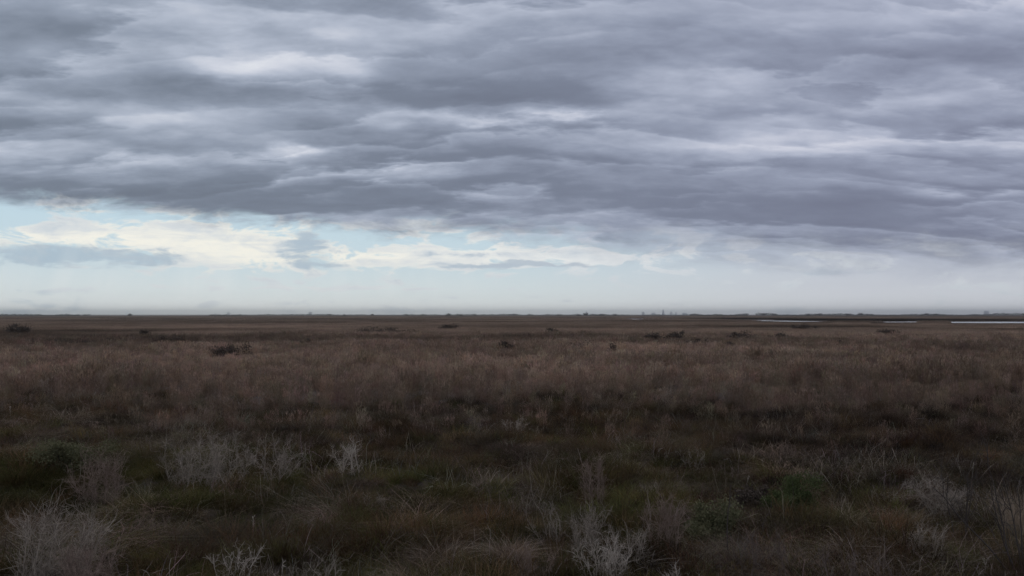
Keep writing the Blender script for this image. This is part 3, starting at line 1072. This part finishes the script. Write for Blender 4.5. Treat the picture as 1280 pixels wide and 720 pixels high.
ra = noise(vec('MULTIPLY', P2, (0.5, 0.7, 1)), 2.0, 3, 0.5).outputs['Fac']
rb = noise(vec('MULTIPLY_ADD', P2, (0.5, 0.7, 1), (7.0, 3.0, 0.0)), 3.0, 3, 0.5).outputs['Fac']
r1 = mth('SUBTRACT', roll(2.6, 0.45, 2.0, 4.5, 1.3, 7), 0.45)
r2 = mth('SUBTRACT', roll(5.6, 0.45, 3.4, 5.0, 5.1, 6), 0.45)
L0 = mth('MULTIPLY_ADD', mth('SUBTRACT', f1, 0.5), 0.50, 0.445)
L0 = mth('MULTIPLY_ADD', mth('SUBTRACT', f2, 0.5), 0.16, L0)
L0 = mth('MULTIPLY_ADD', mth('SUBTRACT', billow, 0.09), 0.55, L0)
L0 = mth('MULTIPLY_ADD', r1, maprange(ra, 0.36, 0.60, 0.08, 0.38), L0)
L0 = mth('MULTIPLY_ADD', r2, maprange(rb, 0.38, 0.62, 0.04, 0.24), L0)
BLOBS = [
    # bright openings
    (310, 85, 62, 26, 0.40), (430, 92, 50, 16, 0.28), (365, 190, 50, 9, 0.34), (380, 186, 30, 10, 0.12), (200, 148, 130, 12, 0.22), (55, 72, 60, 16, 0.18),
    (620, 148, 150, 8, 0.30), (250, 18, 200, 18, 0.16), (900, 178, 160, 12, 0.20), (1060, 172, 140, 16, 0.22), (930, 102, 60, 12, 0.18),
    (1100, 22, 200, 18, 0.14), (1130, 128, 120, 8, 0.14), (500, 215, 120, 10, 0.06), (640, 55, 160, 22, 0.08), (460, 60, 90, 20, 0.10),
    (130, 190, 160, 9, 0.14), (960, 150, 90, 7, 0.16), (800, 135, 60, 10, 0.12), (1010, 192, 120, 8, 0.14), (1200, 190, 120, 12, 0.08),
    # dark rolls
    (270, 112, 95, 17, -0.34), (570, 122, 190, 18, -0.34), (400, 160, 130, 13, -0.18), (70, 168, 110, 17, -0.20), (620, 200, 200, 26, -0.24),
    (230, 250, 230, 26, -0.32), (520, 248, 150, 22, -0.22), (1080, 258, 230, 26, -0.30), (780, 245, 130, 20, -0.22), (820, 62, 200, 20, -0.16),
    (1180, 75, 160, 20, -0.18), (60, 112, 120, 16, -0.18), (1000, 138, 120, 9, -0.14), (850, 215, 140, 14, -0.14), (700, 175, 120, 12, -0.10),
    (40, 215, 120, 20, -0.10), (1230, 305, 170, 28, -0.22), (1000, 300, 200, 18, -0.08), (1230, 160, 120, 12, -0.10), (640, 20, 140, 14, -0.10),
    (90, 35, 90, 14, -0.10), (500, 85, 40, 10, -0.08),
]
for b in BLOBS:
    L0 = blob(*b[:4], b[4] * (1.25 if b[4] > 0 else 1.0), L0)
# thinner, brighter cloud overhead, out of the frame
L0 = mth('MULTIPLY_ADD', maprange(el, 0.36, 0.9), 0.22, L0)
deck = ramp(mth('MULTIPLY_ADD', L0, 0.8, 0.1), [
    (0.0, (0.115, 0.140, 0.195)), (0.22, (0.155, 0.188, 0.255)), (0.42, (0.280, 0.325, 0.420)), (0.60, (0.455, 0.505, 0.615)),
    (0.78, (0.680, 0.710, 0.800)), (1.0, (0.95, 0.96, 0.98))])
warm = maprange(az, -0.45, 0.5, 0.0, 1.0)
deck = mixc(warm, mixc(0.16, deck, (0.36, 0.41, 0.45)), mixc(0.24, deck, (0.345, 0.335, 0.47)))

# clear sky and the pale air low over the horizon
sky = N.new('ShaderNodeTexSky')
sky.sky_type = 'NISHITA'
sky.sun_disc = False
sky.sun_elevation = SUN_EL
sky.sun_rotation = SUN_AZ
sky.air_density = 1.0
sky.dust_density = 1.0
sky.ozone_density = 1.0
STR = 0.1
nish = vec('MULTIPLY', sky.outputs[0], (STR * 0.8, STR * 0.9, STR * 0.9))
low = ramp(mth('MULTIPLY', elc, 5.0), [(0.0, (0.92, 0.95, 0.97)), (0.10, (0.68, 0.76, 0.80)), (0.25, (0.55, 0.67, 0.75)), (0.6, (0.50, 0.67, 0.78))])
lowr = ramp(mth('MULTIPLY', elc, 5.0), [(0.0, (0.80, 0.83, 0.88)), (0.15, (0.60, 0.63, 0.71)), (0.35, (0.52, 0.56, 0.66)), (0.6, (0.40, 0.43, 0.54))])
low = mixc(maprange(az, -0.05, 0.40), low, lowr)
clear = mixc(0.92, nish, low)

# sunlit and shaded far clouds between the deck and the horizon
PS = comb(mth('MULTIPLY', az, 1.0), mth('MULTIPLY', el, 2.6))
c1 = noise(PS, 19.0, 9, 0.62, 0.5).outputs['Fac']
c2 = noise(vec('MULTIPLY', PS, (0.35, 2.0, 1)), 14.0, 6, 0.55, 0.2).outputs['Fac']
ws = vec('SUBTRACT', noise(PS, 26.0, 5, 0.6).outputs['Color'], (0.5, 0.5, 0.5))
AEL = vec('MULTIPLY_ADD', wc, (0.05, 0.008, 0.0), AE)
AEL = vec('MULTIPLY_ADD', ws, (0.05, 0.018, 0.0), AEL)
cov = mth('MULTIPLY_ADD', mth('SUBTRACT', c1, 0.5), 5.6, 0.13)
cov = mth('MULTIPLY_ADD', mth('SUBTRACT', c2, 0.5), 2.4, cov)
for b in [(60, 295, 110, 11, 0.75), (250, 305, 100, 20, 0.95), (320, 318, 60, 20, 0.6), (140, 290, 80, 8, 0.4), (480, 322, 90, 9, 0.85), (520, 283, 60, 8, 0.65),
          (620, 318, 150, 18, 0.7), (770, 318, 100, 10, 0.5), (560, 305, 60, 10, -0.4), (700, 300, 60, 8, -0.4), (430, 361, 150, 3.5, 0.9), (850, 345, 260, 18, 0.15), (1000, 335, 200, 14, -0.3), (60, 345, 160, 6, 0.12),
          (300, 338, 120, 5, 0.35), (150, 360, 200, 3, 0.4), (20, 270, 60, 12, -0.8), (215, 293, 70, 5, -0.5), (455, 298, 32, 9, -0.8), (60, 370, 200, 14, -0.3)]:
    cov = blob(*b, cov, AEL)
cov = mth('SUBTRACT', cov, maprange(el, 0.062, 0.035, 0.0, 0.42))
cm = maprange(cov, 0.0, 0.60)
cream = mixc(maprange(az, -0.25, 0.15), (0.97, 0.93, 0.80), (0.80, 0.82, 0.83))
cream = mixc(maprange(el, 0.020, 0.055), (0.64, 0.69, 0.72), cream)
cream = mixc(mth('MULTIPLY', maprange(mth('ADD', c1, c2), 0.85, 1.2), 0.8), mixc(0.25, cream, (0.98, 0.97, 0.94)), (0.63, 0.68, 0.73))
lower = mixc(mth('MULTIPLY', cm, 0.92), clear, cream)
g0 = mth('MULTIPLY_ADD', mth('SUBTRACT', c1, 0.5), 3.2, -0.45)
g0 = mth('MULTIPLY_ADD', mth('SUBTRACT', c2, 0.5), 1.8, g0)
for b in [(80, 319, 115, 15, 1.4), (400, 324, 40, 12, 1.2), (378, 298, 32, 12, 1.1), (190, 324, 40, 6, 0.4), (640, 332, 120, 5, 0.7), (560, 345, 120, 5, 0.35), (300, 380, 90, 12, -0.8),
          (1040, 342, 70, 7, 0.5), (700, 330, 160, 4, 0.6), (580, 318, 120, 4, 0.5), (90, 378, 190, 9, 0.55), (620, 300, 150, 8, 0.4)]:
    g0 = blob(*b, g0, AEL)
gm = maprange(g0, 0.0, 0.7)
lower = mixc(mth('MULTIPLY', gm, 0.80), lower, mixc(maprange(az, -0.2, 0.2), (0.38, 0.49, 0.59), (0.46, 0.52, 0.60)))

sh = mth('DIVIDE', mth('SUBTRACT', az, SUN_AZ), mth('SUBTRACT', SUN_EL, el))
shaft = noise(comb(mth('MULTIPLY', sh, 14.0), 0.3), 1.6, 3, 0.5).outputs['Fac']
shaft = mth('MULTIPLY', maprange(shaft, 0.40, 0.72), mth('MULTIPLY', maprange(el, 0.085, 0.02), maprange(az, 0.05, -0.2)))
lower = mixc(mth('MULTIPLY', shaft, 0.38), lower, (0.80, 0.84, 0.84))

# the deck's ragged lower edge, at its own height in each direction
edge = ramp(mth('MULTIPLY_ADD', az, 0.9, 0.5), [
    (0.0, 0.56), (0.06, 0.56), (0.14, 0.53), (0.26, 0.485), (0.36, 0.465), (0.44, 0.47), (0.52, 0.42), (0.66, 0.36), (0.80, 0.30), (0.92, 0.27), (1.0, 0.27)])
edge = mth('MULTIPLY', edge, 0.2)
en = noise(vec('MULTIPLY', PS, (1.0, 1.2, 1)), 13.0, 9, 0.64, 0.4).outputs['Fac']
ee = mth('MULTIPLY_ADD', mth('SUBTRACT', en, 0.5), 0.055, el)
soft = maprange(az, -0.25, 0.30, 0.011, 0.030)
dk = maprange(mth('SUBTRACT', ee, edge), mth('MULTIPLY', soft, -1.0), soft)
final = mixc(dk, lower, deck)
# below the horizon: the dim marsh
final = mixc(maprange(el, -0.02, -0.002), (0.05, 0.045, 0.042), final)
bg = N.new('ShaderNodeBackground')
bg.inputs['Strength'].default_value = STR
scl = vec('MULTIPLY', final, (1 / STR, 1 / STR, 1 / STR))
Lk.new(scl, bg.inputs['Color'])
wo = N.new('ShaderNodeOutputWorld')
Lk.new(bg.outputs[0], wo.inputs['Surface'])

# ------------------------------------------------------------------ sun behind the clouds
sd = bpy.data.lights.new('sun', 'SUN')
sd.energy = 0.6
sd.angle = math.radians(22)
sd.color = (1.0, 0.95, 0.88)
so = bpy.data.objects.new('sun', sd)
COL.objects.link(so)
dirv = Vector((math.sin(SUN_AZ) * math.cos(SUN_EL), math.cos(SUN_AZ) * math.cos(SUN_EL), math.sin(SUN_EL)))
so.rotation_euler = dirv.to_track_quat('Z', 'Y').to_euler()

# ------------------------------------------------------------------ render settings
S.view_settings.view_transform = 'Standard'
S.view_settings.look = 'None'
S.view_settings.exposure = 0.0
S.view_settings.gamma = 1.0
S.view_settings.use_curve_mapping = False
S.cycles.use_adaptive_sampling = True
S.cycles.adaptive_threshold = 0.013
S.cycles.max_bounces = 3
S.cycles.diffuse_bounces = 2
S.cycles.glossy_bounces = 2
S.cycles.transmission_bounces = 3
S.cycles.volume_bounces = 0
S.cycles.use_denoising = True
S.cycles.denoiser = 'OPENIMAGEDENOISE'
S.cycles.denoising_input_passes = 'RGB_ALBEDO_NORMAL'
